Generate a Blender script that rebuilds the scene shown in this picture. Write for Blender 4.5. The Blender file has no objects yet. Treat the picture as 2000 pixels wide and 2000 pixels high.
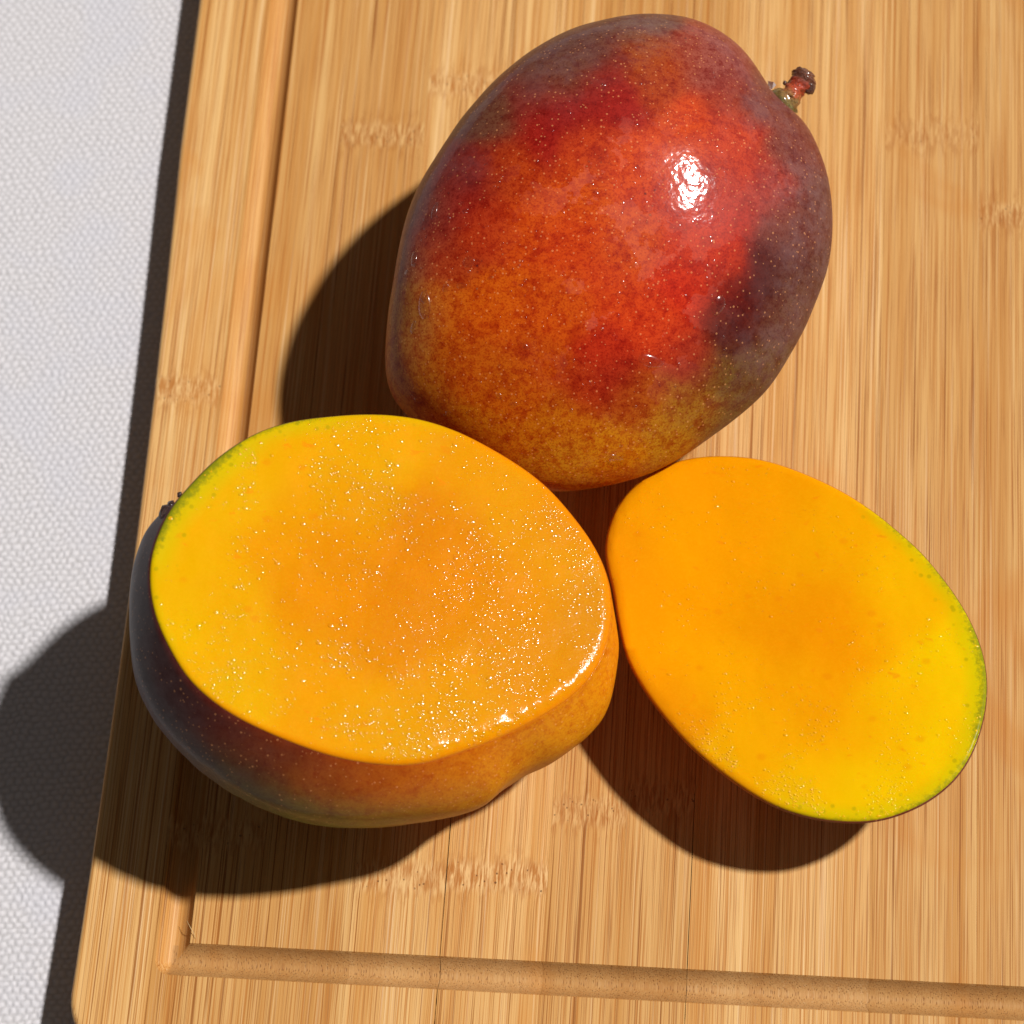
import bpy, math, random
import numpy as np
from mathutils import Vector, noise
from mathutils.bvhtree import BVHTree
random.seed(7); rng = np.random.default_rng(7)
SC = bpy.context.scene
COL = SC.collection
MM = 0.001
# ------------------------------------------------------------------ camera (all lengths in mm, scaled to metres on build)
F = 5000.0
RX = np.array([0.994180, 0.034111, -0.102193]); RY = np.array([0.068761, -0.931137, 0.358129]); RZ = np.array([-0.082939, -0.363072, -0.928062])   # world axes seen by the camera (x right, y down, z forward)
R = np.array([RX, RY, RZ])
CAM = -(R @ np.array([0, 0, 1.0])) * F * .13
cd = bpy.data.cameras.new('camera'); cam = bpy.data.objects.new('camera', cd); COL.objects.link(cam)
cd.sensor_width = 36; cd.lens = 36 * F / 2000; cd.clip_start = .01; cd.clip_end = 20
right, down, fwd = R[:, 0], R[:, 1], R[:, 2]
from mathutils import Matrix
M4 = Matrix(((right[0], -down[0], -fwd[0], CAM[0]*MM), (right[1], -down[1], -fwd[1], CAM[1]*MM), (right[2], -down[2], -fwd[2], CAM[2]*MM), (0, 0, 0, 1)))
cam.matrix_world = M4
SC.camera = cam
cd.dof.use_dof = True; cd.dof.focus_distance = (F*.13 - 42) * MM; cd.dof.aperture_fstop = 16
def at(px, py, z=0.0, O=None, n=None):
    """a sight line through the photograph met with the level z (or a plane), in mm"""
    d = R @ np.array([px-1000, py-1000, F])
    if O is None: O = np.array([0, 0, z]); n = np.array([0, 0, 1.0])
    t = np.dot(O-CAM, n)/np.dot(d, n)
    return CAM+t*d
# ------------------------------------------------------------------ sun and sky
SUN_AZ = math.radians(16)      # from +x towards +y
SUN_EL = math.radians(54.5)
SUN = Vector((math.cos(SUN_EL)*math.cos(SUN_AZ), math.cos(SUN_EL)*math.sin(SUN_AZ), math.sin(SUN_EL)))
sl = bpy.data.lights.new('sun', 'SUN'); sl.energy = 4.25; sl.angle = math.radians(2.7); sl.color = (1, .975, .935)
so = bpy.data.objects.new('sun', sl); COL.objects.link(so); so.rotation_euler = SUN.to_track_quat('Z', 'Y').to_euler()
W = bpy.data.worlds.new('World'); SC.world = W; W.use_nodes = True
nt = W.node_tree; bg = nt.nodes['Background']; sky = nt.nodes.new('ShaderNodeTexSky'); sky.sky_type = 'NISHITA'; sky.sun_disc = False
sky.sun_elevation = SUN_EL; sky.sun_rotation = math.pi/2-SUN_AZ
hs = nt.nodes.new('ShaderNodeHueSaturation'); hs.inputs['Saturation'].default_value = .22
wb = nt.nodes.new('ShaderNodeMix'); wb.data_type = 'RGBA'; wb.blend_type = 'MULTIPLY'; wb.inputs[0].default_value = 1; wb.inputs[7].default_value = (.40, .345, .29, 1)
nt.links.new(sky.outputs[0], hs.inputs['Color']); nt.links.new(hs.outputs[0], wb.inputs[6]); nt.links.new(wb.outputs[2], bg.inputs[0]); bg.inputs[1].default_value = .05
SC.view_settings.view_transform = 'Standard'; SC.view_settings.look = 'None'; SC.view_settings.exposure = 0; SC.view_settings.gamma = 1
SC.render.engine = 'CYCLES'; SC.cycles.max_bounces = 8; SC.cycles.transparent_max_bounces = 12

# ------------------------------------------------------------------ helpers
def lin(c):
    c = np.asarray(c, float)/255.0
    return np.where(c <= .04045, c/12.92, ((c+.055)/1.055)**2.4)
def rgba(r, g, b): return tuple(lin((r, g, b)))+(1.0,)
def build(name, V, Fc, mat, parent=None, smooth=True, col=None, attrs=None, sharp=None, uv=None):
    """V in mm, faces list or (n,4) array -> ONE mesh object"""
    V = np.asarray(V, float)
    me = bpy.data.meshes.new(name)
    me.from_pydata((V*MM).tolist(), [], [tuple(f) for f in Fc])
    if smooth: me.polygons.foreach_set('use_smooth', [True]*len(me.polygons))
    if sharp: me.set_sharp_from_angle(angle=math.radians(sharp))
    if col is not None:
        a = me.attributes.new('tint', 'FLOAT_COLOR', 'POINT')
        c = np.ones((len(V), 4)); c[:, :3] = col; a.data.foreach_set('color', c.ravel())
    for k, v in (attrs or {}).items():
        a = me.attributes.new(k, 'FLOAT', 'POINT'); a.data.foreach_set('value', np.asarray(v, float))
    me.materials.append(mat); me.update()
    o = bpy.data.objects.new(name, me); COL.objects.link(o)
    if parent: o.parent = parent
    return o
def tag(o, label=None, cat=None, group=None, kind=None):
    for k, v in (('label', label), ('category', cat), ('group', group), ('kind', kind)):
        if v: o[k] = v
    return o
def empty(name, loc=(0, 0, 0)):
    o = bpy.data.objects.new(name, None); COL.objects.link(o); o.empty_display_size = .01
    return o
def fbm(P, s, oct=3, off=0.0):
    out = np.zeros(len(P)); a = 1; t = 0
    for k in range(oct):
        f = 2**k/s
        out += a*np.array([noise.noise((x*f+off+k*7, y*f+off*1.7, z*f-off)) for x, y, z in P]); t += a; a *= .5
    return out/t
def ups(a, n):
    """periodic Fourier up-sampling of a closed radial profile"""
    a = np.asarray(a, float); f = np.fft.rfft(a); g = np.zeros(n//2+1, complex); g[:len(f)] = f
    return np.fft.irfft(g, n)*n/len(a)
def grid_faces(nr, nc, wrap=True, off=0):
    r = np.arange(nr-1)[:, None]; c = np.arange(nc if wrap else nc-1)[None, :]; c2 = (c+1) % nc
    f = np.stack([r*nc+c, r*nc+c2, (r+1)*nc+c2, (r+1)*nc+c], -1).reshape(-1, 4)+off
    return f.tolist()
def rbf(P2, pts, cols, sig):
    """smooth colour field through sample points in mm"""
    out = np.zeros((len(P2), 3)); w = np.zeros(len(P2))+1e-12
    for p, c in zip(pts, cols):
        d2 = ((P2-p)**2).sum(1); k = np.exp(-d2/(2*sig*sig))+1e-4/(1+d2/sig**2)**2
        out += k[:, None]*np.asarray(c)[None]; w += k
    return out/w[:, None]
def basis(n):
    n = np.asarray(n, float)/np.linalg.norm(n); u = np.array([1., 0, 0])-n*n[0]; u /= np.linalg.norm(u); return u, np.cross(n, u), n

class NT:
    def __init__(s, name):
        s.m = bpy.data.materials.new(name); s.m.use_nodes = True; s.t = s.m.node_tree; s.t.nodes.clear()
        s.out = s.n('OutputMaterial'); 
    def n(s, typ, **kw):
        x = s.t.nodes.new('ShaderNode'+typ)
        for k, v in kw.items(): setattr(x, k, v)
        return x
    def l(s, a, b): s.t.links.new(a, b)
    def put(s, inp, v):
        if hasattr(v, 'is_output') or isinstance(v, bpy.types.NodeSocket): s.l(v, inp)
        else: inp.default_value = v
    def math(s, op, a, b=0.0, c=None, clamp=False):
        x = s.n('Math', operation=op, use_clamp=clamp); s.put(x.inputs[0], a); s.put(x.inputs[1], b)
        if c is not None: s.put(x.inputs[2], c)
        return x.outputs[0]
    def mix(s, f, a, b, mode='MIX'):
        x = s.n('Mix', data_type='RGBA', blend_type=mode); s.put(x.inputs[0], f); s.put(x.inputs[6], a); s.put(x.inputs[7], b); return x.outputs[2]
    def mixf(s, f, a, b):
        x = s.n('Mix', data_type='FLOAT'); s.put(x.inputs[0], f); s.put(x.inputs[2], a); s.put(x.inputs[3], b); return x.outputs[0]
    def ramp(s, v, lo, hi, a=0.0, b=1.0, smooth=True):
        x = s.n('MapRange', interpolation_type='SMOOTHSTEP' if smooth else 'LINEAR'); s.put(x.inputs[0], v); s.put(x.inputs[1], lo); s.put(x.inputs[2], hi); s.put(x.inputs[3], a); s.put(x.inputs[4], b); return x.outputs[0]
    def noise(s, vec, scale, detail=2.0, rough=.5, dist=0.0, col=False):
        x = s.n('TexNoise'); s.put(x.inputs['Vector'], vec); x.inputs['Scale'].default_value = scale; x.inputs['Detail'].default_value = detail
        x.inputs['Roughness'].default_value = rough; x.inputs['Distortion'].default_value = dist
        return x.outputs['Color' if col else 'Fac']
    def voro(s, vec, scale, feature='F1', out='Distance', rnd=1.0):
        x = s.n('TexVoronoi', feature=feature); s.put(x.inputs['Vector'], vec); x.inputs['Scale'].default_value = scale; x.inputs['Randomness'].default_value = rnd
        return x.outputs[out]
    def mm(s):
        """object coordinates in mm"""
        tc = s.n('TexCoord'); v = s.n('VectorMath', operation='SCALE'); s.l(tc.outputs['Object'], v.inputs[0]); v.inputs['Scale'].default_value = 1000; return v.outputs[0]
    def vmul(s, v, k):
        x = s.n('VectorMath', operation='MULTIPLY'); s.put(x.inputs[0], v); x.inputs[1].default_value = k; return x.outputs[0]
    def vadd(s, v, w):
        x = s.n('VectorMath', operation='ADD'); s.put(x.inputs[0], v); s.put(x.inputs[1], w); return x.outputs[0]
    def attr(s, name, typ='GEOMETRY', out='Fac'):
        x = s.n('Attribute', attribute_name=name, attribute_type=typ); return x.outputs[out]
    def bump(s, h, strength, dist_mm, normal=None):
        x = s.n('Bump'); s.put(x.inputs['Height'], h); x.inputs['Strength'].default_value = strength; x.inputs['Distance'].default_value = dist_mm*MM
        if normal is not None: s.l(normal, x.inputs['Normal'])
        return x.outputs[0]
    def bsdf(s, **kw):
        b = s.n('BsdfPrincipled')
        for k, v in kw.items(): s.put(b.inputs[k.replace('_', ' ')], v)
        s.l(b.outputs[0], s.out.inputs[0]); return b

# ------------------------------------------------------------------ materials
def mat_bamboo():
    t = NT('bamboo'); p = t.mm(); seed = t.attr('seed', 'OBJECT')
    sx = t.n('SeparateXYZ'); t.l(p, sx.inputs[0]); x, y, z = sx.outputs
    def band(name):
        k = t.attr(name, 'OBJECT')
        wv = t.noise(t.vmul(p, (.55, .05, .1)), 1.0, 2.0)
        yy = t.math('ADD', y, t.math('MULTIPLY', t.math('SUBTRACT', wv, .5), 5.0))
        d = t.math('ABSOLUTE', t.math('SUBTRACT', yy, k))
        return d
    da, db = band('knot_a'), band('knot_b'); d = t.math('MINIMUM', da, db)
    km = t.math('MULTIPLY', t.ramp(d, 1.8, 5.0, 1, 0), t.attr('knot_strength', 'OBJECT')); wide = t.ramp(d, 3.0, 20.0, 1, 0)
    off = t.n('CombineXYZ'); t.l(t.math('MULTIPLY', seed, 37.3), off.inputs[0]); t.l(t.math('MULTIPLY', seed, 91.7), off.inputs[1]); t.l(t.math('MULTIPLY', seed, 13.1), off.inputs[2])
    wob = t.math('MULTIPLY', t.math('SUBTRACT', t.noise(t.vmul(p, (.7, .12, .3)), 1.0, 2.0), .5), t.math('ADD', .12, t.math('ADD', t.math('MULTIPLY', km, .9), t.math('MULTIPLY', wide, .3))))
    wv = t.n('CombineXYZ'); t.l(wob, wv.inputs[0])
    q = t.vadd(t.vadd(p, off.outputs[0]), wv.outputs[0])
    tone = t.noise(t.vmul(q, (.16, .004, .1)), 1.0, 2.0)
    s1 = t.noise(t.vmul(q, (.95, .007, .9)), 1.0, 3.0, .6)
    s2 = t.noise(t.vmul(q, (2.9, .014, 2.8)), 1.0, 2.0, .6)
    s3 = t.noise(t.vmul(q, (4.2, .03, 4.2)), 1.0, 2.0, .5)
    s4 = t.noise(t.vmul(q, (1.9, .012, 1.9)), 1.0, 1.0, .5)
    base = t.mix(t.ramp(tone, .3, .7), rgba(213, 161, 96), rgba(229, 186, 125))
    base = t.mix(t.math('MULTIPLY', t.ramp(s1, .42, .66), .34), base, rgba(196, 132, 54))
    base = t.mix(t.math('MULTIPLY', t.ramp(s2, .50, .62), .74), base, rgba(190, 124, 58))
    base = t.mix(t.math('MULTIPLY', t.ramp(s3, .54, .66), .58), base, rgba(158, 96, 48))
    base = t.mix(t.math('MULTIPLY', t.ramp(s4, .60, .72), .5), base, rgba(240, 206, 160))
    ln = t.math('MULTIPLY', t.ramp(t.noise(t.vmul(q, (1.1, .006, 1.0)), 1.0, 0.0), .64, .68), t.ramp(s2, .45, .6))
    base = t.mix(t.math('MULTIPLY', ln, .7), base, rgba(146, 88, 38))
    # cut fibre ends: pores on the groove walls that run across the grain
    gm = t.n('NewGeometry'); sn = t.n('SeparateXYZ'); t.l(gm.outputs['True Normal'], sn.inputs[0])
    ends = t.ramp(t.math('ABSOLUTE', sn.outputs[1]), .12, .45); inner = t.math('MULTIPLY', t.math('MAXIMUM', ends, t.ramp(y, -113.9, -114.3)), t.ramp(z, -.3, -.7, 0, 1)); inner = t.math('MULTIPLY', inner, t.ramp(y, -113.9, -114.3)); inner = t.math('MULTIPLY', inner, t.ramp(t.math('ABSOLUTE', sn.outputs[0]), .12, .4, 1, 0))
    base = t.mix(t.math('MULTIPLY', inner, .7), base, t.mix(tone, rgba(176, 132, 84), rgba(192, 150, 100)))
    pore = t.math('MULTIPLY', t.ramp(t.voro(t.vmul(q, (1.9, .5, 2.4)), 1.0), .16, .34, 1, 0), inner)
    base = t.mix(t.math('MULTIPLY', pore, .5), base, rgba(130, 86, 50))
    # growth node: bright tangled fibres, small pits and an amber tint
    kn = t.noise(t.vmul(q, (1.7, .13, .5)), 1.0, 3.0, .7)
    kc = t.mix(t.ramp(kn, .40, .60), rgba(178, 112, 50), rgba(234, 194, 136))
    base = t.mix(t.math('MULTIPLY', km, .8), base, kc)
    pv = t.voro(t.vmul(q, (.55, .5, .4)), 1.0); pit = t.math('MULTIPLY', t.ramp(pv, .09, .17, 1, 0), km)
    base = t.mix(t.math('MULTIPLY', pit, .75), base, rgba(84, 46, 20))
    low = t.math('MULTIPLY', t.ramp(d, 4.0, 9.0, 1, 0), t.ramp(t.noise(t.vmul(q, (.7, .2, .3)), 1.0, 2), .5, .62))
    base = t.mix(t.math('MULTIPLY', low, .35), base, rgba(176, 112, 54))
    # oily stains and board-wide unevenness
    st = t.noise(t.vmul(p, (.022, .016, 0)), 1.0, 3.0, .6, .6)
    base = t.mix(t.ramp(st, .56, .70, 0, .45), base, rgba(204, 132, 50))
    tn = t.attr('tone', 'OBJECT')
    base = t.mix(1.0, base, t.mix(tn, rgba(236, 226, 210), rgba(255, 254, 252)), 'MULTIPLY')
    h = t.math('ADD', t.math('MULTIPLY', s2, -1), t.math('ADD', t.math('MULTIPLY', s3, -.8), t.math('ADD', t.math('MULTIPLY', pit, -1.5), t.math('MULTIPLY', pore, -1.5))))
    nb = t.bump(h, .55, .09)
    t.bsdf(Base_Color=base, Roughness=t.mixf(s1, .42, .62), Normal=nb, **{'Specular IOR Level': .18})
    return t.m
def mat_cloth():
    t = NT('white cotton'); p = t.mm(); wv = t.attr('weave')
    n1 = t.noise(t.vmul(p, (.9, .9, .9)), 1.0, 4.0, .65); n2 = t.noise(t.vmul(p, (.05, .05, .05)), 1.0, 2.0)
    c = t.mix(t.ramp(wv, 0, 1), rgba(186, 183, 185), rgba(217, 214, 218))
    c = t.mix(t.ramp(n1, .35, .65, 0, .35), c, rgba(204, 202, 207))
    c = t.mix(t.ramp(n2, .45, .7, 0, .4), c, rgba(198, 198, 208))
    t.bsdf(Base_Color=c, Roughness=.9, Normal=t.bump(n1, .35, .25), **{'Specular IOR Level': .15, 'Sheen Weight': .1})
    return t.m
def skin_common(t, p, c, wet, dots=.5, sss=.06, gloss=1.0, lent=.8, mott=.55):
    # lenticels: pale pin-prick dots, a few dark ones, fine mottling
    mot = t.noise(p, .55, 4.0, .65); fine = t.noise(p, 2.0, 2.0, .6)
    c = t.mix(t.ramp(mot, .44, .66, 0, mott), c, t.mix(1.0, c, rgba(212, 106, 96), 'MULTIPLY'))
    c = t.mix(t.ramp(fine, .46, .66, 0, mott), c, t.mix(1.0, c, rgba(196, 104, 96), 'MULTIPLY'))
    blot = t.noise(p, .24, 5.0, .68); c = t.mix(t.math('MULTIPLY', t.ramp(blot, .50, .62), t.math('MULTIPLY', mott, .9)), c, t.mix(1.0, c, rgba(206, 92, 92), 'MULTIPLY'))
    v = t.n('TexVoronoi', feature='F1'); t.l(p, v.inputs['Vector']); v.inputs['Scale'].default_value = lent
    sc = t.n('SeparateColor'); t.l(v.outputs['Color'], sc.inputs[0])
    rad = t.math('ADD', .08, t.math('MULTIPLY', sc.outputs[0], .14))
    dot = t.ramp(t.math('SUBTRACT', rad, v.outputs['Distance']), -.04, .05)
    halo = t.ramp(v.outputs['Distance'], .12, .42, 1, 0)
    dark = t.ramp(t.noise(p, .045, 2.0), .60, .68)
    isd = t.math('MULTIPLY', t.math('GREATER_THAN', sc.outputs[1], .72), dark)
    c = t.mix(t.math('MULTIPLY', halo, t.math('MULTIPLY', isd, .6)), c, rgba(90, 24, 24))
    pale = t.mix(.62, c, rgba(255, 176, 112))
    c = t.mix(t.math('MULTIPLY', dot, dots), c, t.mix(isd, pale, rgba(40, 20, 30)))
    # dry wax against wet film: hard edged patches
    pm = t.noise(p, .085, 5.0, .62); dry = t.math('MULTIPLY', t.ramp(pm, .535, .548), t.attr('patch'))
    c = t.mix(t.math('MULTIPLY', dry, .10), c, rgba(240, 150, 130))
    scr = t.noise(t.vmul(p, (.35, .35, .06)), 1.0, 3.0, .7, 1.5)
    bl = t.attr('bloom')
    dust = t.math('MULTIPLY', bl, t.ramp(t.noise(p, .16, 6.0, .72, .15), .36, .66))
    c = t.mix(t.math('MULTIPLY', dust, .26), c, rgba(136, 110, 112))
    c = t.mix(t.math('MULTIPLY', t.math('MULTIPLY', bl, t.ramp(scr, .60, .66)), .4), c, t.mix(1.0, c, rgba(150, 90, 84), 'MULTIPLY'))
    rough = t.mixf(wet, .52, .40); rough = t.mixf(t.math('MULTIPLY', dry, .9), rough, .46)
    hb = t.math('ADD', t.math('MULTIPLY', dot, .5), t.math('ADD', t.math('MULTIPLY', mot, .5), t.math('MULTIPLY', fine, .35)))
    nb = t.bump(hb, .35, .12)
    film = t.math('ADD', t.noise(p, .5, 2.0, .5), t.math('MULTIPLY', t.voro(p, .7, 'SMOOTH_F1'), -.5)); cn = t.bump(film, .38, .2)
    coat = t.math('MULTIPLY', wet, t.math('SUBTRACT', 1.0, t.math('MULTIPLY', dry, .75)))
    t.bsdf(Base_Color=c, Roughness=rough, Normal=nb, Coat_Weight=t.math('MULTIPLY', coat, gloss), Coat_Roughness=.075, Coat_Normal=cn,
           **{'Subsurface Weight': sss, 'Subsurface Radius': (1.0, .4, .2), 'Subsurface Scale': .003, 'Specular IOR Level': t.math('ADD', .06, t.math('MULTIPLY', bl, .16))})
def mat_skin(name, **kw):
    t = NT(name); skin_common(t, t.mm(), t.attr('tint', out='Color'), t.attr('wet'), **kw); return t.m
def mat_flesh(name, wetness=1.0):
    t = NT(name); p = t.mm(); c = t.attr('tint', out='Color'); g = t.attr('green'); edge = t.attr('edge')
    mo = t.noise(p, .07, 3.0, .5); c = t.mix(t.ramp(mo, .45, .7, 0, .15), c, rgba(246, 150, 4))
    sp = t.noise(t.vmul(p, (.25, .4, .3)), 1.0, 2.0, .5, .5); c = t.mix(t.ramp(sp, .66, .76, 0, .5), c, rgba(232, 128, 10))
    c = t.mix(t.ramp(t.noise(p, 1.6, 3.0, .7), .4, .7, 0, .07), c, rgba(255, 200, 40))
    # chlorophyll specks just inside the peel
    gn = t.math('ADD', g, t.math('MULTIPLY', t.math('SUBTRACT', t.noise(p, .9, 3.0, .7), .5), .6))
    c = t.mix(t.math('MULTIPLY', t.ramp(g, .03, .8), .55), c, rgba(186, 186, 8))
    c = t.mix(t.math('MULTIPLY', t.ramp(gn, .62, .95), .75), c, rgba(96, 112, 24))
    gd = t.math('MULTIPLY', t.ramp(t.voro(p, .38), .12, .28, 1, 0), t.ramp(g, .0, .35)); c = t.mix(t.math('MULTIPLY', gd, .45), c, rgba(150, 140, 10))
    # vascular freckles
    fr = t.math('MULTIPLY', t.ramp(t.voro(t.vmul(p, (.11, .15, .1)), 1.0), .06, .18, 1, 0), t.ramp(edge, .15, .5)); c = t.mix(t.math('MULTIPLY', fr, .3), c, rgba(222, 120, 8))
    w = t.math('MULTIPLY', t.attr('wet'), wetness)
    b1 = t.noise(p, .5, 2.0, .5); b2 = t.noise(p, 1.5, 1.0, .5); b3 = t.noise(p, 3.2, 2.0, .6); b4 = t.noise(t.vmul(p, (.5, 1.3, .6)), 1.0, 2.0, .6, .4)
    h = t.math('ADD', t.math('MULTIPLY', b1, .25), t.math('ADD', t.math('MULTIPLY', b2, -.5), t.math('ADD', t.math('MULTIPLY', b3, .04), t.math('MULTIPLY', b4, .5))))
    bn = t.n('Bump'); t.l(h, bn.inputs['Height']); bn.inputs['Distance'].default_value = .2*MM; t.l(t.math('ADD', .12, t.math('MULTIPLY', w, .5)), bn.inputs['Strength'])
    t.bsdf(Base_Color=c, Roughness=.38, Normal=t.bump(b3, .15, .04), Coat_Weight=t.math('ADD', .03, t.math('MULTIPLY', w, .24)), Coat_Roughness=.13, Coat_Normal=bn.outputs[0],
           **{'Subsurface Weight': .15, 'Subsurface Radius': (1.0, .4, .03), 'Subsurface Scale': .0035, 'Specular IOR Level': .02})
    return t.m
def mat_clear(name):
    t = NT(name); fr = t.n('Fresnel'); fr.inputs[0].default_value = 1.4
    gl = t.n('BsdfGlossy'); gl.inputs['Roughness'].default_value = .17; tr = t.n('BsdfTransparent'); tr.inputs[0].default_value = (.97, .96, .94, 1)
    mx = t.n('MixShader'); t.l(t.math('MINIMUM', t.math('ADD', fr.outputs[0], .03), .10), mx.inputs[0]); t.l(tr.outputs[0], mx.inputs[1]); t.l(gl.outputs[0], mx.inputs[2]); t.l(mx.outputs[0], t.out.inputs[0]); return t.m
def mat_bead(name):
    t = NT(name); t.bsdf(Base_Color=t.attr('tint', out='Color'), Roughness=.3, Coat_Weight=1.0, Coat_Roughness=.12, Coat_IOR=1.6, **{'Specular IOR Level': .1}); return t.m
def mat_stem():
    t = NT('dried stem'); p = t.mm(); c = t.attr('tint', out='Color'); n = t.noise(p, 2.2, 4.0, .7)
    c = t.mix(t.ramp(n, .4, .65, 0, .6), c, t.mix(1.0, c, rgba(110, 80, 60), 'MULTIPLY'))
    t.bsdf(Base_Color=c, Roughness=.42, Normal=t.bump(n, .9, .4), Coat_Weight=.8, Coat_Roughness=.14, **{'Specular IOR Level': .5}); return t.m
def mat_plain(name, c, rough=.6):
    t = NT(name); n = t.noise(t.mm(), 1.5, 3.0); t.bsdf(Base_Color=t.mix(n, c, tuple(x*.6 for x in c[:3])+(1,)), Roughness=rough); return t.m
M_BAM, M_CLOTH = mat_bamboo(), mat_cloth()
M_SKIN = mat_skin('mango skin'); M_SKIN2 = mat_skin('cut mango skin', gloss=.3, lent=.85, dots=.42, mott=.28)
M_FLESH = mat_flesh('mango flesh', 1.0); M_FLESH2 = mat_flesh('drier mango flesh', .62)
M_BEAD = mat_bead('juice on flesh'); M_CLEAR = mat_clear('clear juice and water'); M_STEM = mat_stem()
# ------------------------------------------------------------------ tablecloth (the ground of the picture)
def axis(dense0, dense1, step, far0, far1, k=1.35):
    a = list(np.arange(dense0, dense1+step/2, step)); s = step; x = dense1
    while x < far1: s *= k; x += s; a.append(x)
    s = step; x = dense0
    while x > far0: s *= k; x -= s; a.insert(0, x)
    return np.array(a)
def tablecloth():
    X = axis(-182, -92, .32, -900, 900); Y = axis(-160, 190, .32, -900, 900)
    gx, gy = np.meshgrid(X, Y); x = gx.ravel(); y = gy.ravel()
    P = np.stack([x, y, 0*x], 1)
    inside = (x > -184) & (x < -88) & (y > -165) & (y < 195)
    wx = np.zeros(len(x)); wy = np.zeros(len(x)); j = np.zeros(len(x))
    Pi = P[inside]; wx[inside] = fbm(Pi, 6, 2, 3.)*1.5; wy[inside] = fbm(Pi, 6, 2, 9.)*1.3; j[inside] = fbm(Pi, 1.1, 2, 5.)
    a = math.radians(7); u = (x*math.cos(a)+y*math.sin(a)+wx)/2.25; v = (-x*math.sin(a)+y*math.cos(a)+wy)/1.65
    row = np.floor(v); u2 = u+.5*(row % 2)
    cell = np.abs(np.sin(math.pi*u2))**.8*np.abs(np.sin(math.pi*v))**.7
    cell = np.clip(cell*.85+j*.45+.1, 0, 1)*inside
    z = cell*.34
    base = -15.2+1.1*np.sin(y/160+.6)+.5*np.sin(x/120+y/210)+.025*np.minimum(y+60, 0)
    # the cloth lies flat under the board
    under = np.clip((x+92)/15, 0, 1); base = base*(1-under)+(-16.6)*under
    V = np.stack([x, y, base+z], 1); nr, nc = gx.shape
    o = build('tablecloth', V, grid_faces(nr, nc, False), M_CLOTH, attrs={'weave': np.where(inside, cell, .5)})
    md = o.modifiers.new('thickness', 'SOLIDIFY'); md.thickness = 1.2*MM; md.offset = -1
    tag(o, 'white woven cotton tablecloth lying under the bamboo board', 'tablecloth'); return o
tablecloth()

# ------------------------------------------------------------------ cutting board: glued bamboo strips with a juice groove
XL, XR, YB, YT, RAD, THK = -98.2, 262.0, -143.0, 262.0, 16.0, 15.0
GX, GY, GW, GD = -74.1, -118.0, 4.0, 3.4      # groove centre lines at the left and near sides
GX2, GY2 = XR-(GX-XL), YT-(GY-YB)
board = empty('cutting_board')
tag(board, 'bamboo cutting board with a juice groove carrying the cut and whole mangoes', 'cutting board')
seam_px = [(310, 1760), (507, 1760), (690, 1760), (868, 1760), (1067, 1760), (1218, 1700), (1357, 1558), (1532, 1760), (1700, 1760)]
seams = [XL]+[at(*p)[0] for p in seam_px]+[at(1913, 300)[0]]
while seams[-1] < XR-30: seams.append(seams[-1]+22+4*math.sin(len(seams)*2.3))
seams.append(XR)
knots = [at(*p) for p in [(345, 760), (410, 1625), (730, 262), (885, 165), (770, 1712), (965, 1712), (1160, 1585), (1290, 1560), (1870, 262), (1965, 420)]]
def ext(x):
    """near and far end of the board at x (rounded corners)"""
    e = 0.0
    for xc, s in ((XL+RAD, -1), (XR-RAD, 1)):
        dx = (x-xc)*s
        if dx > 0: e = RAD-math.sqrt(max(0, RAD*RAD-dx*dx))
    return YB+e, YT-e
def height(x, y):
    ya, yb = ext(x); ix = min(x-XL, XR-x)
    # distance to the outline
    cx = min(max(x, XL+RAD), XR-RAD); cy = min(max(y, YB+RAD), YT-RAD)
    if (x-cx) and (y-cy): d = RAD-math.hypot(x-cx, y-cy)
    else: d = min(ix, y-YB, YT-y)
    h = 0.0; f = 1.6
    if d < f: h = -(f-math.sqrt(max(0, f*f-(f-max(d, 0))**2)))
    g = 1e9
    for ax, ay, bx, by in ((GX, GY, GX2, GY), (GX, GY2, GX2, GY2), (GX, GY, GX, GY2), (GX2, GY, GX2, GY2)):
        px = min(max(x, ax), bx); py = min(max(y, ay), by); g = min(g, math.hypot(x-px, y-py))
    if g < GW: h -= GD*(1-(g/GW)**2)**.95
    return h
def lines(lo, hi, step, special):
    s = set(np.round(np.arange(lo, hi, step), 4)); s.add(lo); s.add(hi)
    for c in special:
        for k in np.sin(np.linspace(-math.pi/2, math.pi/2, 41)): 
            q = c+k*GW
            if lo < q < hi: s.add(round(float(q), 4))
    return sorted(s)
ROWS = lines(YB, YT, 6.0, (GY, GY2)); ROWS = sorted(set(ROWS) | {round(YB+.02+1.6*(1-math.cos(t)), 4) for t in np.linspace(0, 1.57, 9)} | {round(float(v), 4) for v in np.arange(YB, YB+RAD+2, .7)})
def bow(x, y):    # the outer edge swells slightly at mid length
    w = max(0.0, 1-(x-XL)/20); return 1.8*w*max(0, 1-((y+18)/120)**2)
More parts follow.
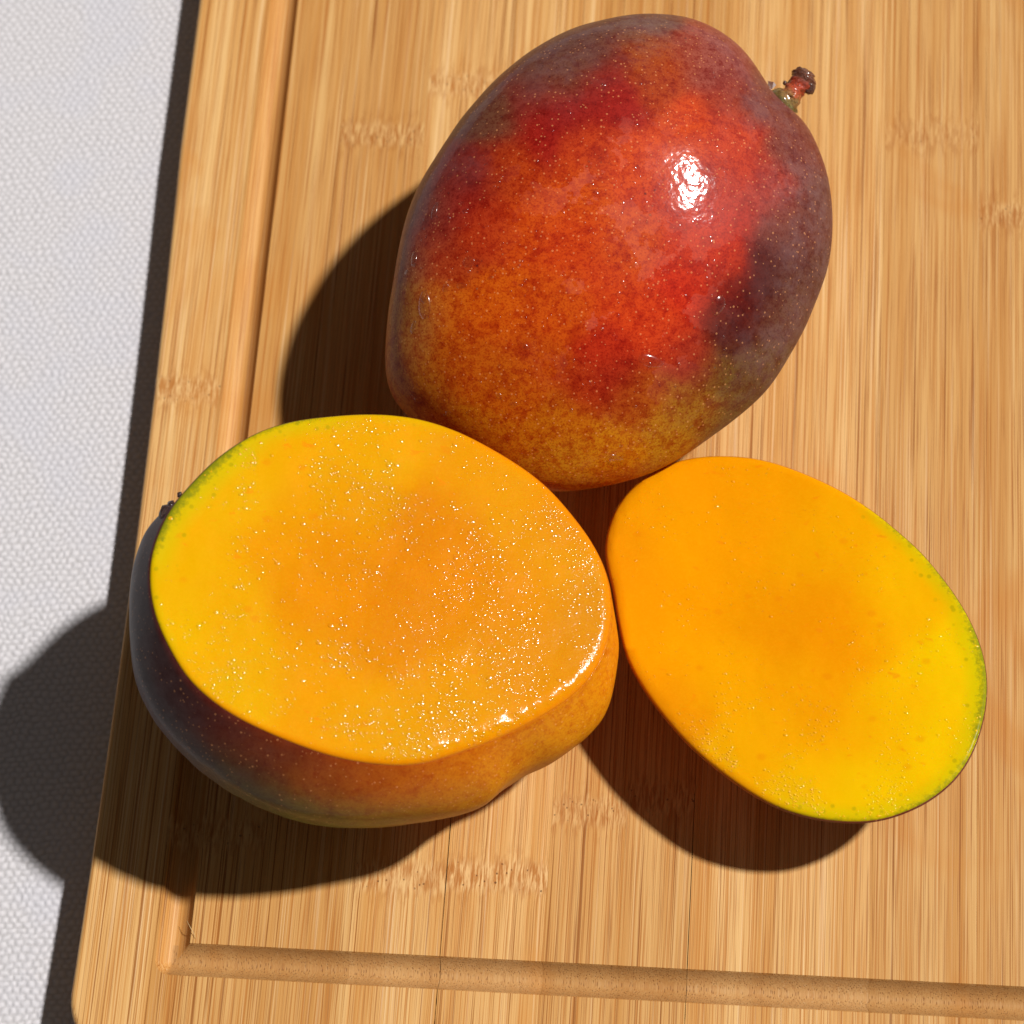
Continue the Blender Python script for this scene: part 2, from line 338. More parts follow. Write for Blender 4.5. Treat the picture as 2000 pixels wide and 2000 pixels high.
for i in range(len(seams)-1):
    a, b = seams[i], seams[i+1]
    xs = lines(a, b, 3.0 if i else 1.5, (GX, GX2))
    if i == 0: xs = sorted(set(xs) | {round(a+1.6*(1-math.cos(t)), 4) for t in np.linspace(0, 1.57, 9)} | {round(float(v), 4) for v in np.arange(a, a+RAD, .7)})
    # open glue joints: hairline everywhere, a visible crack at two of them
    gl = .02; gr = .02
    def crack(idx, y):
        if idx == 4: return .02+.09*max(0, min(1, (-30-y)/40))*(.8+.3*math.sin(y*.9)+.2*math.sin(y*2.7))
        if idx == 7: return .02+.07*max(0, min(1, (-60-y)/20))*(.8+.3*math.sin(y*1.1))
        return .012
    V = []; nc = len(xs); nr = len(ROWS); idx = {}
    Fc = []
    for r, y0 in enumerate(ROWS):
        for c, x in enumerate(xs):
            ya, yb = ext(x); y = min(max(y0, ya), yb)
            X = x
            if c == 0 and i > 0: X = x+crack(i, y)
            if c == nc-1 and i < len(seams)-2: X = x-crack(i+1, y)
            V.append((X+(bow(x, y) if i == 0 else 0), y, height(x, y)))
    V = np.array(V)
    for r in range(nr-1):
        for c in range(nc-1):
            q = (r*nc+c, r*nc+c+1, (r+1)*nc+c+1, (r+1)*nc+c)
            ya = abs(V[q[0]][1]-V[q[3]][1]) < 1e-6; yb = abs(V[q[1]][1]-V[q[2]][1]) < 1e-6
            if ya and yb: continue
            if ya: q = (q[0], q[1], q[2])
            elif yb: q = (q[0], q[1], q[3])
            Fc.append(q)
    # side walls and underside: loop round the outline
    loop = [c for c in range(nc)]+[r*nc+nc-1 for r in range(1, nr)]+[(nr-1)*nc+c for c in range(nc-2, -1, -1)]+[r*nc for r in range(nr-2, 0, -1)]
    n0 = len(V); top = V[loop]; bot = top.copy(); bot[:, 2] = -THK
    V = np.vstack([V, top, bot]); L = len(loop)
    for k in range(L):
        k2 = (k+1) % L
        if np.linalg.norm(top[k]-top[k2]) < 1e-6: continue
        Fc.append((n0+k, n0+L+k, n0+L+k2, n0+k2))
    Fc.append(tuple(n0+L+k for k in range(L-1, -1, -1)))
    o = build('bamboo_strip', V, Fc, M_BAM, board, sharp=38)
    o['seed'] = float(i*1.37+.61); ks = [float(k[1]) for k in knots if a <= k[0] < b]
    extra = [-900.0, -900.0]; ks = (ks+extra)[:2]
    o['knot_a'] = ks[0]; o['knot_b'] = ks[1]; o['knot_strength'] = [1.0, .7, 1.0, .85, 1.0, .8, .9, .6, .6, .5, .9][i % 11]; o['tone'] = float((math.sin(i*4.7+1)*.5+.5))

# ------------------------------------------------------------------ whole mango
def px_pts(samples, O, n, u, v):
    pts = []; cols = []
    for px, py, c in samples:
        P = at(px, py, O=O, n=n)-O; pts.append((P@u, P@v)); cols.append(lin(c))
    return np.array(pts), cols
WO = np.array([23.65, 53.47, 38.80]); WN = (CAM-WO)/np.linalg.norm(CAM-WO); WP_N = np.array([0.048775, -0.214480, 0.975510])
WR = [51.14, 51.52, 51.96, 52.50, 53.20, 54.12, 55.28, 56.60, 57.97, 59.37, 60.76, 62.04, 63.00, 63.47, 63.50, 63.20, 62.76, 62.31, 61.90, 61.54, 61.25, 61.08, 61.02, 61.04, 61.06, 61.01, 60.88, 60.64, 60.29, 59.82, 59.25, 58.63, 58.00, 57.37, 56.71, 56.03, 55.34, 54.69, 54.07, 53.50, 52.97, 52.47, 52.01, 51.62, 51.33, 51.17, 51.10, 51.10, 51.10, 51.08, 51.04, 51.00, 50.97, 50.97, 50.99, 51.05, 51.13, 51.26, 51.44, 51.69, 52.02, 52.41, 52.83, 53.29, 53.76, 54.24, 54.70, 55.16, 55.60, 56.03, 56.45, 56.90, 57.37, 57.84, 58.27, 58.62, 58.86, 58.91, 58.64, 58.12, 57.76, 57.93, 58.61, 59.61, 60.69, 61.69, 62.48, 63.07, 63.48, 63.71, 63.77, 63.64, 63.32, 62.85, 62.30, 61.66, 60.97, 60.26, 59.56, 58.87, 58.16, 57.40, 56.60, 55.78, 54.97, 54.16, 53.37, 52.66, 52.04, 51.51, 51.04, 50.62, 50.25, 49.92, 49.67, 49.50, 49.41, 49.39, 49.40, 49.45, 49.54, 49.66, 49.82, 50.00, 50.18, 50.35, 50.55, 50.81]
def whole_mango():
    NTH, NPH = 420, 150
    O, (u, v, n) = WO.copy(), basis(WP_N)
    r = ups(WR, NTH); th = np.arange(NTH)/NTH*2*math.pi-math.pi
    rs = ups(WR, NTH)
    f = np.fft.rfft(rs); f[5:] = 0; rs = np.fft.irfft(f, NTH)       # broad form without the stem hollow
    ph = np.linspace(math.pi/2, -math.pi/2, NPH)
    def surf(hf, hb):
        V = [O+WN*hf-12.0*u+12.5*v]
        for p in ph[1:-1]:
            c = abs(math.cos(p))**(.94); s = math.sin(p); w = np.clip(math.cos(p), 0, 1)**6
            rr = (rs*(1-w)+r*w)*c
            V.append(O+np.cos(th)[:, None]*rr[:, None]*u+np.sin(th)[:, None]*rr[:, None]*v+WN*s*(hf if s > 0 else hb)+(max(0, s)**1.5)*(-12.0*u+12.5*v))
        V.append(O-WN*hb); return np.vstack(V)
    hb = 40.0
    for _ in range(12): V = surf(32.6, hb); hb += V[:, 2].min()

    # settle: a small flat where it rests
    V[:, 2] = np.where(V[:, 2] < .4, .05, V[:, 2])
    nz = fbm(V[::1], 22, 2, 1.3)
    d = V-O; ln = np.linalg.norm(d, axis=1, keepdims=True); V = V+d/ln*(nz*.7)[:, None]*(V[:, 2:3] > 2)
    Fc = [(0, 1+(k+1) % NTH, 1+k) for k in range(NTH)][::-1]
    Fc = [(0, 1+k, 1+(k+1) % NTH) for k in range(NTH)]
    Fc += [(f[0], f[3], f[2], f[1]) for f in grid_faces(NPH-2, NTH, True, 1)]
    last = len(V)-1; b = 1+(NPH-3)*NTH; Fc += [(last, b+(k+1) % NTH, b+k) for k in range(NTH)]
    S = [(1440, 260, (193, 62, 24)), (1460, 380, (180, 50, 24)), (1450, 430, (174, 36, 18)), (1400, 520, (190, 50, 16)), (1420, 570, (129, 26, 14)), (1330, 480, (193, 50, 12)), (1520, 430, (120, 62, 49)), (1230, 470, (201, 74, 12)), (1200, 560, (201, 67, 11)), (1130, 380, (204, 79, 12)), (1000, 330, (193, 72, 16)), (1350, 250, (198, 67, 14)), (1450, 330, (182, 51, 15)), (1380, 450, (190, 43, 11)),
         (1300, 380, (192, 54, 14)), (1250, 330, (208, 73, 19)), (1100, 230, (144, 25, 19)), (960, 330, (135, 27, 20)), (900, 350, (135, 44, 36)), (1200, 200, (155, 29, 20)), (1180, 150, (135, 34, 24)),
         (1050, 190, (135, 43, 35)), (1150, 300, (186, 60, 17)), (1050, 270, (159, 30, 20)), (1270, 112, (159, 72, 20)), (1290, 150, (162, 61, 19)), (1150, 95, (103, 62, 46)), (1250, 50, (110, 74, 56)), (1060, 150, (107, 63, 44)), (960, 230, (114, 68, 46)),
         (1350, 110, (153, 72, 52)), (1400, 130, (143, 74, 64)), (1480, 200, (118, 60, 46)), (1430, 200, (153, 51, 25)), (1540, 300, (121, 63, 51)), (1600, 400, (107, 62, 50)), (1560, 450, (107, 55, 44)),
         (1500, 380, (157, 59, 46)), (1500, 480, (78, 20, 13)), (1470, 560, (74, 15, 7)), (1430, 650, (83, 22, 13)), (1440, 600, (80, 18, 9)), (1540, 600, (105, 65, 47)), (1590, 520, (99, 58, 44)), (1480, 720, (104, 70, 33)), (1400, 720, (110, 81, 25)), (1350, 690, (155, 44, 24)),
         (1350, 800, (157, 105, 27)), (1420, 820, (119, 91, 44)), (1500, 760, (106, 72, 36)), (1250, 790, (169, 77, 17)), (1200, 740, (159, 40, 17)), (1130, 770, (174, 55, 16)), (1180, 680, (186, 47, 17)), (1300, 650, (201, 61, 20)), (1250, 600, (207, 64, 17)), (1330, 560, (202, 48, 16)),
         (1100, 600, (203, 82, 11)), (950, 600, (207, 90, 11)), (870, 600, (208, 101, 17)), (810, 600, (182, 117, 51)), (850, 450, (152, 53, 35)), (825, 400, (136, 72, 58)), (800, 500, (159, 92, 60)), (950, 450, (181, 56, 17)), (880, 500, (177, 63, 24)), (1020, 460, (201, 75, 12)), (900, 400, (153, 37, 24)),
         (900, 700, (200, 94, 14)), (1000, 750, (196, 95, 11)), (830, 740, (200, 115, 27)), (780, 700, (190, 118, 52)), (1100, 830, (193, 108, 11)), (1200, 870, (200, 127, 16)), (1100, 920, (193, 132, 24)), (950, 860, (198, 117, 16)), (1300, 860, (183, 127, 25)), (1050, 700, (191, 78, 11)), (1120, 480, (201, 67, 11))]
    pts, cols = px_pts(S, O, n, u, v)
    q = V-O; dv = V-CAM; tt = ((O-CAM)@n)/(dv@n); hit = CAM+dv*tt[:, None]-O; P2 = np.stack([hit@u, hit@v], 1)
    wx = fbm(V, 14, 5, 2.)*5; wy = fbm(V, 14, 5, 8.)*5
    # on the far side the coat carries on outwards from the rim
    back = (q@n) < 0
    c = rbf(P2+np.stack([wx, wy], 1), pts, cols, 3.7)
    under = np.clip(-(q@n)/30, 0, 1)[:, None]; c = c*(1-under*.6)+lin((206, 128, 40))*under*.6
    px = lambda a, b: (lambda P: np.array([P@u, P@v]))(at(a, b, O=O, n=n)-O)
    def blob(pp, s): return np.exp(-((P2-pp)**2).sum(1)/(2*s*s))
    rr = np.hypot(P2[:, 0], P2[:, 1])/np.interp(np.arctan2(P2[:, 1], P2[:, 0]), th, rs)
    bloom = np.clip(blob(px(1590, 420), 9)+blob(px(1570, 320), 6)*.8+blob(px(1530, 700), 10)+blob(px(1490, 200), 6)+blob(px(1250, 40), 8)+blob(px(1080, 120), 7)+blob(px(900, 300), 5)*.7+blob(px(800, 450), 5)*.6+blob(px(1590, 540), 8)*.8, 0, 1)
    bloom = np.maximum(bloom, np.clip((rr-.93)/.07, 0, 1)*.3)
    wet = np.clip(blob(px(1230, 400), 30)*1.1, 0, 1)*(1-bloom*.7)
    patch = np.clip(blob(px(1270, 420), 15)*1.6+blob(px(1230, 640), 11)*1.2+blob(px(1120, 300), 9)*.6, 0, 1)
    root = empty('mango'); tag(root, 'whole red and orange mango with its stem, lying uncut on the bamboo board', 'mango')
    build('skin', V, Fc, M_SKIN, root, col=c, attrs={'bloom': bloom, 'wet': wet, 'patch': patch})
    return root, V, Fc
mango, WV, WF = whole_mango()
BV_W = BVHTree.FromPolygons([Vector(p) for p in WV], WF)

def tube(path, rad, nseg, jit=0.0, seed=0.0):
    path = np.array(path, float); V = []; n = len(path)
    for k in range(n):
        t = path[min(k+1, n-1)]-path[max(k-1, 0)]; t /= np.linalg.norm(t)
        a = np.cross(t, (0.2, .3, 1.)); a /= np.linalg.norm(a); b = np.cross(t, a)
        for s in range(nseg):
            g = 2*math.pi*s/nseg; d = math.cos(g)*a+math.sin(g)*b
            f = 1+jit*noise.noise((d[0]*1.6+seed, d[1]*1.6+k*.45, d[2]*1.6-seed))+jit*.6*noise.noise((d[0]*4+seed, d[1]*4+k*.9, d[2]*4))
            V.append(path[k]+d*rad[k]*f)
    Fc = [tuple(f) for f in grid_faces(n, nseg, True)]
    Fc.append(tuple(range(nseg))[::-1]); Fc.append(tuple((n-1)*nseg+s for s in range(nseg)))
    return np.array(V), Fc
def wp(px, py, lift=0.0):
    return at(px, py, O=WO+WN*lift, n=WP_N)
def stem():
    ctrl = [(1512, 222, -3.0, 4.8), (1524, 208, -1.6, 4.4), (1534, 197, -.6, 3.9), (1543, 189, .0, 3.1), (1549, 181, .4, 2.5), (1555, 173, .6, 2.3), (1561, 166, .6, 2.5), (1567, 158, .4, 3.1), (1571, 152, .2, 3.1), (1574, 146, .0, 2.4), (1576, 142, -.2, 1.2)]
    path = []; rad = []
    for k in range(len(ctrl)-1):
        a, b = np.array(ctrl[k], float), np.array(ctrl[k+1], float)
        for t in np.linspace(0, 1, 5)[:-1]:
            m = a*(1-t)+b*t; path.append(wp(m[0], m[1], m[2])); rad.append(m[3])
    V, Fc = tube(path, rad, 40, .24, 3.1)
    k = np.repeat(np.arange(len(path))/len(path), 40)
    stops = [(0, (96, 86, 46)), (.22, (132, 118, 58)), (.36, (176, 110, 44)), (.45, (206, 74, 26)), (.58, (190, 62, 24)), (.68, (112, 54, 28)), (.85, (124, 66, 32)), (1, (84, 46, 26))]
    c = np.stack([np.interp(k+fbm(V, 1.5, 2, 4.)*.12, [s[0] for s in stops], [lin(s[1])[j] for s in stops]) for j in range(3)], 1)
    o = build('stem', V, Fc, M_STEM, mango, col=c)
    # broken burl at the stem's end
    for (px, py, r, l, s) in ((1581, 172, 1.6, .9, 1.), (1562, 146, 1.7, .5, 5.), (1546, 163, 1.0, .4, 9.), (1533, 162, .55, .2, 12.)):
        p = wp(px, py, l); d = wp(px+6, py-4, l)-p; d /= np.linalg.norm(d)
        path = [p+d*r*x*1.1 for x in (-.9, -.6, -.2, .2, .6, .9)]; rd = [r*math.sqrt(1-x*x*.98) for x in (-.98, -.6, -.2, .2, .6, .98)]
        Vb, Fb = tube(path, rd, 20, .7, s); build('stem_burl', Vb, Fb, M_STEM, o, col=np.tile(lin((98, 52, 28)), (len(Vb), 1)))
    # dry bract left behind the shoulder
    a = [wp(1500, 158, -2), wp(1511, 160, -2.2), wp(1516, 166, -2.4), wp(1508, 174, -2.2), wp(1500, 176, -2)]
    b = [p-WN*.7 for p in a]
    build('bract', a+b, [(4, 3, 2, 1, 0), (5, 6, 7, 8, 9)]+[(k, (k+1) % 5, 5+(k+1) % 5, 5+k) for k in range(5)], M_STEM, mango, smooth=False, col=np.tile(lin((120, 66, 30)), (10, 1)))
stem()

# ------------------------------------------------------------------ water drops on the whole mango
def cap(P, N, r, asp=1.0, ang=0.0, hgt=.42, nseg=14, nr=5, tail=0.0):
    N = np.asarray(N, float); u, v, N = basis(N) if abs(N[0]) < .99 else basis((N[0], N[1]+.1, N[2]))
    cu = math.cos(ang)*u+math.sin(ang)*v; cv = np.cross(N, cu); V = []
    for k in range(nr):
        t = k/(nr-1); rad = math.sin(t*math.pi/2); z = math.cos(t*math.pi/2)
        for s in range(nseg):
            g = 2*math.pi*s/nseg; w = 1-tail*.5*(1+math.cos(g))*.6
            V.append(P+cu*math.cos(g)*r*rad*asp*(1+tail*.5*(math.cos(g) > 0))+cv*math.sin(g)*r*rad*w+N*(z*hgt*r-.03*r-.004))
    Fc = [tuple(reversed(f)) for f in grid_faces(nr, nseg, True)]
    return V, [f[::-1] for f in Fc]
def on_whole(px, py):
    d = R @ np.array([px-1000, py-1000, F]); d /= np.linalg.norm(d)
    h = BV_W.ray_cast(Vector(CAM), Vector(d)); return (np.array(h[0]), np.array(h[1])) if h[0] is not None else (None, None)
drops = [(829, 598, 1.9, 1.75, 1.62, 'long teardrop of water low on the shaded left cheek of the whole mango'),
         (1403, 595, 1.9, 1.25, -1.9, 'round water drop beside the dark purple patch of the whole mango'),
         (915, 512, 1.35, 1.1, .4, 'round water drop on the red flank of the whole mango, upper of two'),
         (901, 558, .85, 1.5, .1, 'small oval water drop just below the round drop on the red flank'),
         (808, 506, 1.1, 1.7, 1.5, 'thin water drop at the left rim of the whole mango above the long teardrop'),
         (870, 562, .8, 1.3, 1.2, 'tiny water drop left of the small oval drop on the whole mango'),
         (1200, 898, 1.6, 1.5, -.5, 'flat water drop near the lowest tip of the whole mango'),
         (1002, 790, .9, 1.1, .3, 'tiny water drop on the orange lower part of the whole mango'),
         (1270, 705, 1.7, 1.8, -.3, 'wide water drop below the centre of the whole mango'),
         (848, 412, .9, 2.2, 1.3, 'thin running water drop high on the left rim of the whole mango'),
         (875, 808, .8, 1.1, .8, 'tiny water drop just above the cut mango half'),
         (807, 640, .8, 2.0, 1.3, 'slim water drop under the long teardrop on the left rim')]
for px, py, r, asp, ang, lab in drops:
    P, N = on_whole(px, py)
    if P is None: continue
    V, Fc = cap(P, N, r, asp, ang, .34, 28, 8, .25)
    o = build('water_drop', V, Fc, M_CLEAR); tag(o, lab, 'water drop', 'water drops on the whole mango')
def spray():
    V = []; Fc = []
    for k in range(330):
        px = rng.uniform(790, 1420); py = rng.uniform(130, 900)
        P, N = on_whole(px, py)
        if P is None or N@(-(P-CAM)/np.linalg.norm(P-CAM)) < .25: continue
        if noise.noise((px*.012, py*.012, 4)) < -.12: continue
        a, b = cap(P, N, float(np.clip(rng.lognormal(-1.35, .5), .12, .7)), rng.uniform(1, 1.9), rng.uniform(0, 3), rng.uniform(.2, .34), 10, 4)
        Fc += [tuple(i+len(V) for i in f) for f in b]; V += a
    o = build('water_spray', V, Fc, M_CLEAR); tag(o, 'fine spray of water beads over the sunlit skin of the whole mango', 'water spray', kind='stuff')
spray()

# ------------------------------------------------------------------ cut mangoes
def cut_piece(root, O, N, R0, RM, HD, D0, q, flesh_samples, skin_samples, green_px, matF, matS, name_c, bevel, lens=False, wet_pts=(), rim=(244, 160, 12)):
    NTH = 420; u, v, n = basis(N); th = np.arange(NTH)/NTH*2*math.pi-math.pi
    r0 = ups(R0, NTH); rm = np.maximum(ups(RM, NTH), r0+.05)
    E = np.cos(th)[:, None]*u+np.sin(th)[:, None]*v
    bw = np.interp(th, [b[0] for b in bevel], [b[1] for b in bevel]); top = .45*bw*.83
    # --- skin
    rings = [(r0-.6, .9), (r0-.18, .12), (r0-.02, .2)]
    ds = np.concatenate([np.linspace(.7, D0, 16), D0+(HD-D0)*np.sin(np.linspace(0, math.pi/2, 62))[1:-1]])
    for d in ds:
        if d <= D0: rr = r0+(rm-r0)*math.sin(math.pi/2*d/D0)
        else:
            w = (d-D0)/(HD-D0); rbase = rm; k = (1-w)**.53 if lens else (1-w**q)**(1/q)
            sm = np.fft.rfft(rm); sm[6:] = 0; sm = np.fft.irfft(sm, NTH); rbase = rm*(1-w)+sm*w; rr = rbase*k
        rings.append((rr, d))
    V = np.vstack([O+E*np.asarray(a)[:, None]-n*(d+top*max(0, 1-d/HD)**2)[:, None] for a, d in rings]+[O-n*HD])
    nr = len(rings); Fc = [(f[0], f[3], f[2], f[1]) for f in grid_faces(nr, NTH, True)]
    b = (nr-1)*NTH; Fc += [(nr*NTH, b+(k+1) % NTH, b+k) for k in range(NTH)]
    mz = V[:, 2].min(); V[:, 2] = np.where(V[:, 2] < .3, .05+.0*V[:, 2], V[:, 2])
    nz = fbm(V, 18, 3, O[0]); qv = V-O; ln = np.linalg.norm(qv, axis=1, keepdims=True)
    w = np.clip((-(qv@n)-2)/6, 0, 1)*np.clip((V[:, 2]-1)/4, 0, 1); V = V+qv/ln*(nz*.6*w)[:, None]
    # colour of the skin, sampled where it shows, carried on down the sides
    c = np.zeros((len(V), 3)); ang = np.arctan2(qv@v, qv@u); dep = -(qv@n)
    wa = fbm(V, 14, 4, 2.)*.28; wd = fbm(V, 12, 3, 6.)*4
    P2 = np.stack([ang+wa, (dep+wd)/28], 1); acc = np.zeros((len(V), 3)); ws = np.full(len(V), 1e-9)
    for a, d, cc, bl in skin_samples:
        for k in (-2*math.pi, 0, 2*math.pi):
            d2 = ((P2[:, 0]-a-k)/.30)**2+((P2[:, 1]-d/28)/.20)**2; g = np.exp(-d2/2)+1e-5/(1+d2); acc += g[:, None]*lin(cc); ws += g
    c = acc/ws[:, None]
    bloom = np.zeros(len(V)); ws = np.full(len(V), 1e-9)
    for a, d, cc, bl in skin_samples:
        for k in (-2*math.pi, 0, 2*math.pi):
            d2 = ((P2[:, 0]-a-k)/.35)**2+((P2[:, 1]-d/28)/.35)**2; g = np.exp(-d2/2)+1e-6; bloom += g*bl; ws += g
    bloom /= ws
    lip = np.clip(1-(dep-np.interp(ang, th, top))/1.3, 0, 1)[:, None]; dk = np.clip(1-c.sum(1, keepdims=True)/.35, 0, 1); c = c*(1-.6*lip)+(c*np.array([[.7, .55, .45]])*(1-dk)+lin((122, 40, 16))*dk)*.6*lip
    build('skin', V, Fc, matS, root, col=c, attrs={'bloom': bloom, 'wet': np.full(len(V), .35)*(1-bloom), 'patch': bloom*0})
    # --- flesh: the cut face with a rolled rim
    fr = r0-.16
    rows = []; K = 120
    fcenter = O+n*.0
    for k in range(K): rows.append((k+1)/K)
    Vf = [fcenter]; dist = []
    for t in rows:
        rr = fr*t; e = fr-rr; x = np.clip(1-e/bw, 0, 1); drop = .45*bw*(1-np.sqrt(1-x**2*.97))
        Vf.append(O+E*rr[:, None]-n*drop[:, None]); dist.append(e)
    Vf.append(O+E*(fr-.1)[:, None]-n*(1.6+bw*.45)[:, None]); dist.append(fr*0)
    Vf = np.vstack(Vf); dist = np.concatenate([[fr.mean()]]+dist)
    nf = len(rows)+1; Ff = [(0, 1+k, 1+(k+1) % NTH) for k in range(NTH)]+[(f[0], f[3], f[2], f[1]) for f in grid_faces(nf, NTH, True, 1)]
    und = fbm(Vf, 9, 3, 3.3+O[0]); Vf = Vf+n*(und*.22*np.clip(dist/3, .15, 1))[:, None]; bwv = np.interp(np.arctan2((Vf-O)@v, (Vf-O)@u), th, bw); Vf = Vf+n*(fbm(Vf, 2.6, 2, 7.7)*.30*np.clip((bwv-1.8)/3, 0, 1)*np.exp(-((dist-bwv*.35)/(bwv*.5))**2))[:, None]
    pts, cols = px_pts(flesh_samples, O, n, u, v); qf = Vf-O; P2 = np.stack([qf@u, qf@v], 1)
    wx = np.stack([fbm(Vf, 15, 3, 1.)*5, fbm(Vf, 15, 3, 5.)*5], 1)
    cf = rbf(P2+wx, pts, cols, 5.5)
    angf = np.arctan2(P2[:, 1], P2[:, 0]); gm = np.zeros(len(Vf))
    for (a0, w0, s0, amp) in green_px:
        da = (angf-a0+math.pi) % (2*math.pi)-math.pi; gm = np.maximum(gm, amp*np.exp(-(da/w0)**4)*np.clip(1-dist/s0, 0, 1)**.8)
    re = np.exp(-(dist/1.1)**2)[:, None]*(1-gm[:, None])*.6; cf = cf*(1-re)+lin(rim)*re
    wet = np.zeros(len(Vf))
    for px, py, s, a in wet_pts:
        P = at(px, py, O=O, n=n)-O; wet = np.maximum(wet, a*np.exp(-((P2-np.array([P@u, P@v]))**2).sum(1)/(2*s*s)))
    fo = build('flesh', Vf, Ff, matF, root, col=cf, attrs={'green': gm, 'edge': np.clip(dist/12, 0, 1), 'wet': wet})
    return dict(O=O, u=u, v=v, n=n, th=th, r0=r0, fr=fr, Vf=Vf, Ff=Ff, bvh=BVHTree.FromPolygons([Vector(p) for p in Vf], Ff), sV=V, sF=Fc, cf=cf, wetp=wet, E=E, bw=bw, rm=rm)
def beads(info, root, count, rfun, dens, name='juice_beads', hr=(.16, .26)):
    V = []; Fc = []; C = []; O, u, v, n = (info[k] for k in 'Ouvn'); mx = info['fr'].max(); made = 0; tries = 0
    while made < count and tries < count*40:
        tries += 1; a, b = rng.uniform(-mx, mx, 2); rr = math.hypot(a, b); t = math.atan2(b, a); fr = np.interp(t, info['th'], info['fr'])
        if rr > fr-.5: continue
        P = O+a*u+b*v
        if rng.random() > dens(P, rr/fr, t): continue
        h = info['bvh'].ray_cast(Vector(P+n*8), Vector(-n))
        if h[0] is None: continue
        r = rfun(P); aa, bb = cap(np.array(h[0]), np.array(h[1]), r, rng.uniform(1, 1.5), rng.uniform(-.4, .6), rng.uniform(*hr), 10, 5)
        f0 = info['Ff'][h[2]][0]; C += [info['cf'][f0]]*len(aa)
        Fc += [tuple(i+len(V) for i in f) for f in bb]; V += aa; made += 1
    o = build(name, V, Fc, M_BEAD, root, col=np.array(C)); o['kind'] = 'stuff'; return o
def pang(px, py, O, n):
    u, v, n = basis(n); P = at(px, py, O=O, n=n)-O; return math.atan2(P@v, P@u)

# --- the thick half on the left
HO = np.array([-22.85, -43.32, 61.00]); HN = np.array([0.224951, 0.000000, 0.974370])
half = empty('mango_half'); tag(half, 'thick cut mango half on the left, glistening wet flesh up, purple and orange skin below', 'mango half')
hp = lambda x, y: pang(x, y, HO, HN)
FS = [(750, 1150, (212, 125, 0)), (640, 1080, (215, 131, 0)), (850, 1030, (212, 125, 0)), (900, 1130, (212, 125, 0)), (830, 1220, (212, 126, 0)), (560, 1060, (218, 141, 0)), (350, 1100, (220, 163, 0)), (450, 960, (220, 163, 2)), (750, 870, (219, 154, 1)), (330, 1220, (220, 169, 0)),
      (480, 1280, (220, 157, 0)), (450, 1150, (220, 156, 0)), (420, 1350, (220, 163, 0)), (620, 1320, (219, 146, 0)), (700, 1420, (219, 148, 0)), (900, 1350, (217, 143, 0)), (1080, 1100, (218, 143, 2)), (1150, 1200, (209, 132, 4)), (1030, 980, (218, 143, 1)), (1100, 1010, (215, 131, 5)), (930, 900, (218, 142, 1)),
      (820, 1100, (210, 121, 0)), (700, 1240, (214, 129, 0)), (600, 1180, (215, 132, 0)), (1000, 1300, (213, 134, 2)), (560, 880, (220, 157, 1)), (600, 980, (219, 148, 1)), (1000, 1150, (215, 132, 1)), (700, 980, (217, 143, 0))]
SS = [(hp(290, 1100), 5.0, (58, 40, 46), .4), (hp(290, 1100), 18.0, (70, 78, 70), .35), (hp(290, 1100), 32.0, (84, 72, 78), .8), (hp(330, 1280), 2.5, (56, 26, 24), .1), (hp(330, 1280), 9.3, (62, 62, 62), .5), (hp(330, 1280), 18.6, (76, 58, 64), .7),
      (hp(420, 1400), 2.5, (70, 26, 18), .0), (hp(420, 1400), 9.3, (44, 32, 42), .5), (hp(420, 1400), 18.6, (86, 60, 64), .3), (hp(530, 1450), 2.5, (86, 30, 18), .0), (hp(530, 1450), 9.3, (38, 20, 30), .3), (hp(530, 1450), 18.6, (96, 70, 48), .1),
      (hp(650, 1480), 2.5, (170, 74, 18), .0), (hp(650, 1480), 8.7, (82, 28, 30), .2), (hp(650, 1480), 15.5, (98, 116, 18), .0), (hp(650, 1480), 22.3, (104, 110, 24), .0), (hp(560, 1460), 16.7, (96, 96, 30), .0), (hp(760, 1480), 3.1, (196, 92, 12), 0), (hp(760, 1480), 9.3, (168, 72, 22), .0), (hp(760, 1480), 14.9, (146, 122, 26), 0),
      (hp(880, 1470), 3.1, (212, 124, 10), 0), (hp(880, 1470), 12.4, (200, 124, 16), 0), (hp(880, 1470), 21.7, (184, 122, 16), 0), (hp(1000, 1430), 12.0, (214, 136, 14), 0), (hp(1100, 1370), 14.0, (218, 146, 18), 0), (hp(1190, 1230), 8.0, (222, 138, 12), 0), (hp(1190, 1230), 25.0, (216, 142, 16), 0),
      (hp(1100, 950), 10.0, (220, 112, 12), 0), (hp(1100, 950), 30.0, (214, 134, 22), 0), (hp(900, 820), 10.0, (200, 116, 22), 0), (hp(700, 800), 8.0, (110, 78, 36), .1), (hp(520, 860), 8.0, (70, 48, 40), .3), (hp(400, 950), 8.0, (64, 46, 50), .6), (hp(400, 950), 28.0, (84, 62, 64), .6), (hp(700, 800), 30.0, (140, 96, 40), .1)]
GR = [(hp(390, 960), .50, 7.5, 1.0), (hp(560, 860), .45, 5.5, .8), (hp(290, 1150), .45, 3.0, .6), (hp(750, 805), .5, 3.2, .55), (hp(330, 1290), .3, 2.2, .4)]
bev = sorted([(-math.pi, 1.3), (math.pi, 1.3)]+[(hp(x, y), b) for x, y, b in ((420, 1380, 1.2), (600, 1450, 1.6), (760, 1485, 3.0), (900, 1470, 4.5), (1010, 1430, 5.0), (1110, 1350, 4.0), (1180, 1250, 2.6), (1190, 1100, 2.5), (1050, 940, 2.5), (750, 810, 1.5), (300, 1100, 1.2))])
WP = [(900, 1250, 26, 1.0), (1080, 1150, 20, 1.0), (850, 1000, 20, .8), (700, 1150, 18, .6), (500, 1320, 10, .7), (760, 880, 12, .6), (1150, 1250, 12, 1.0)]
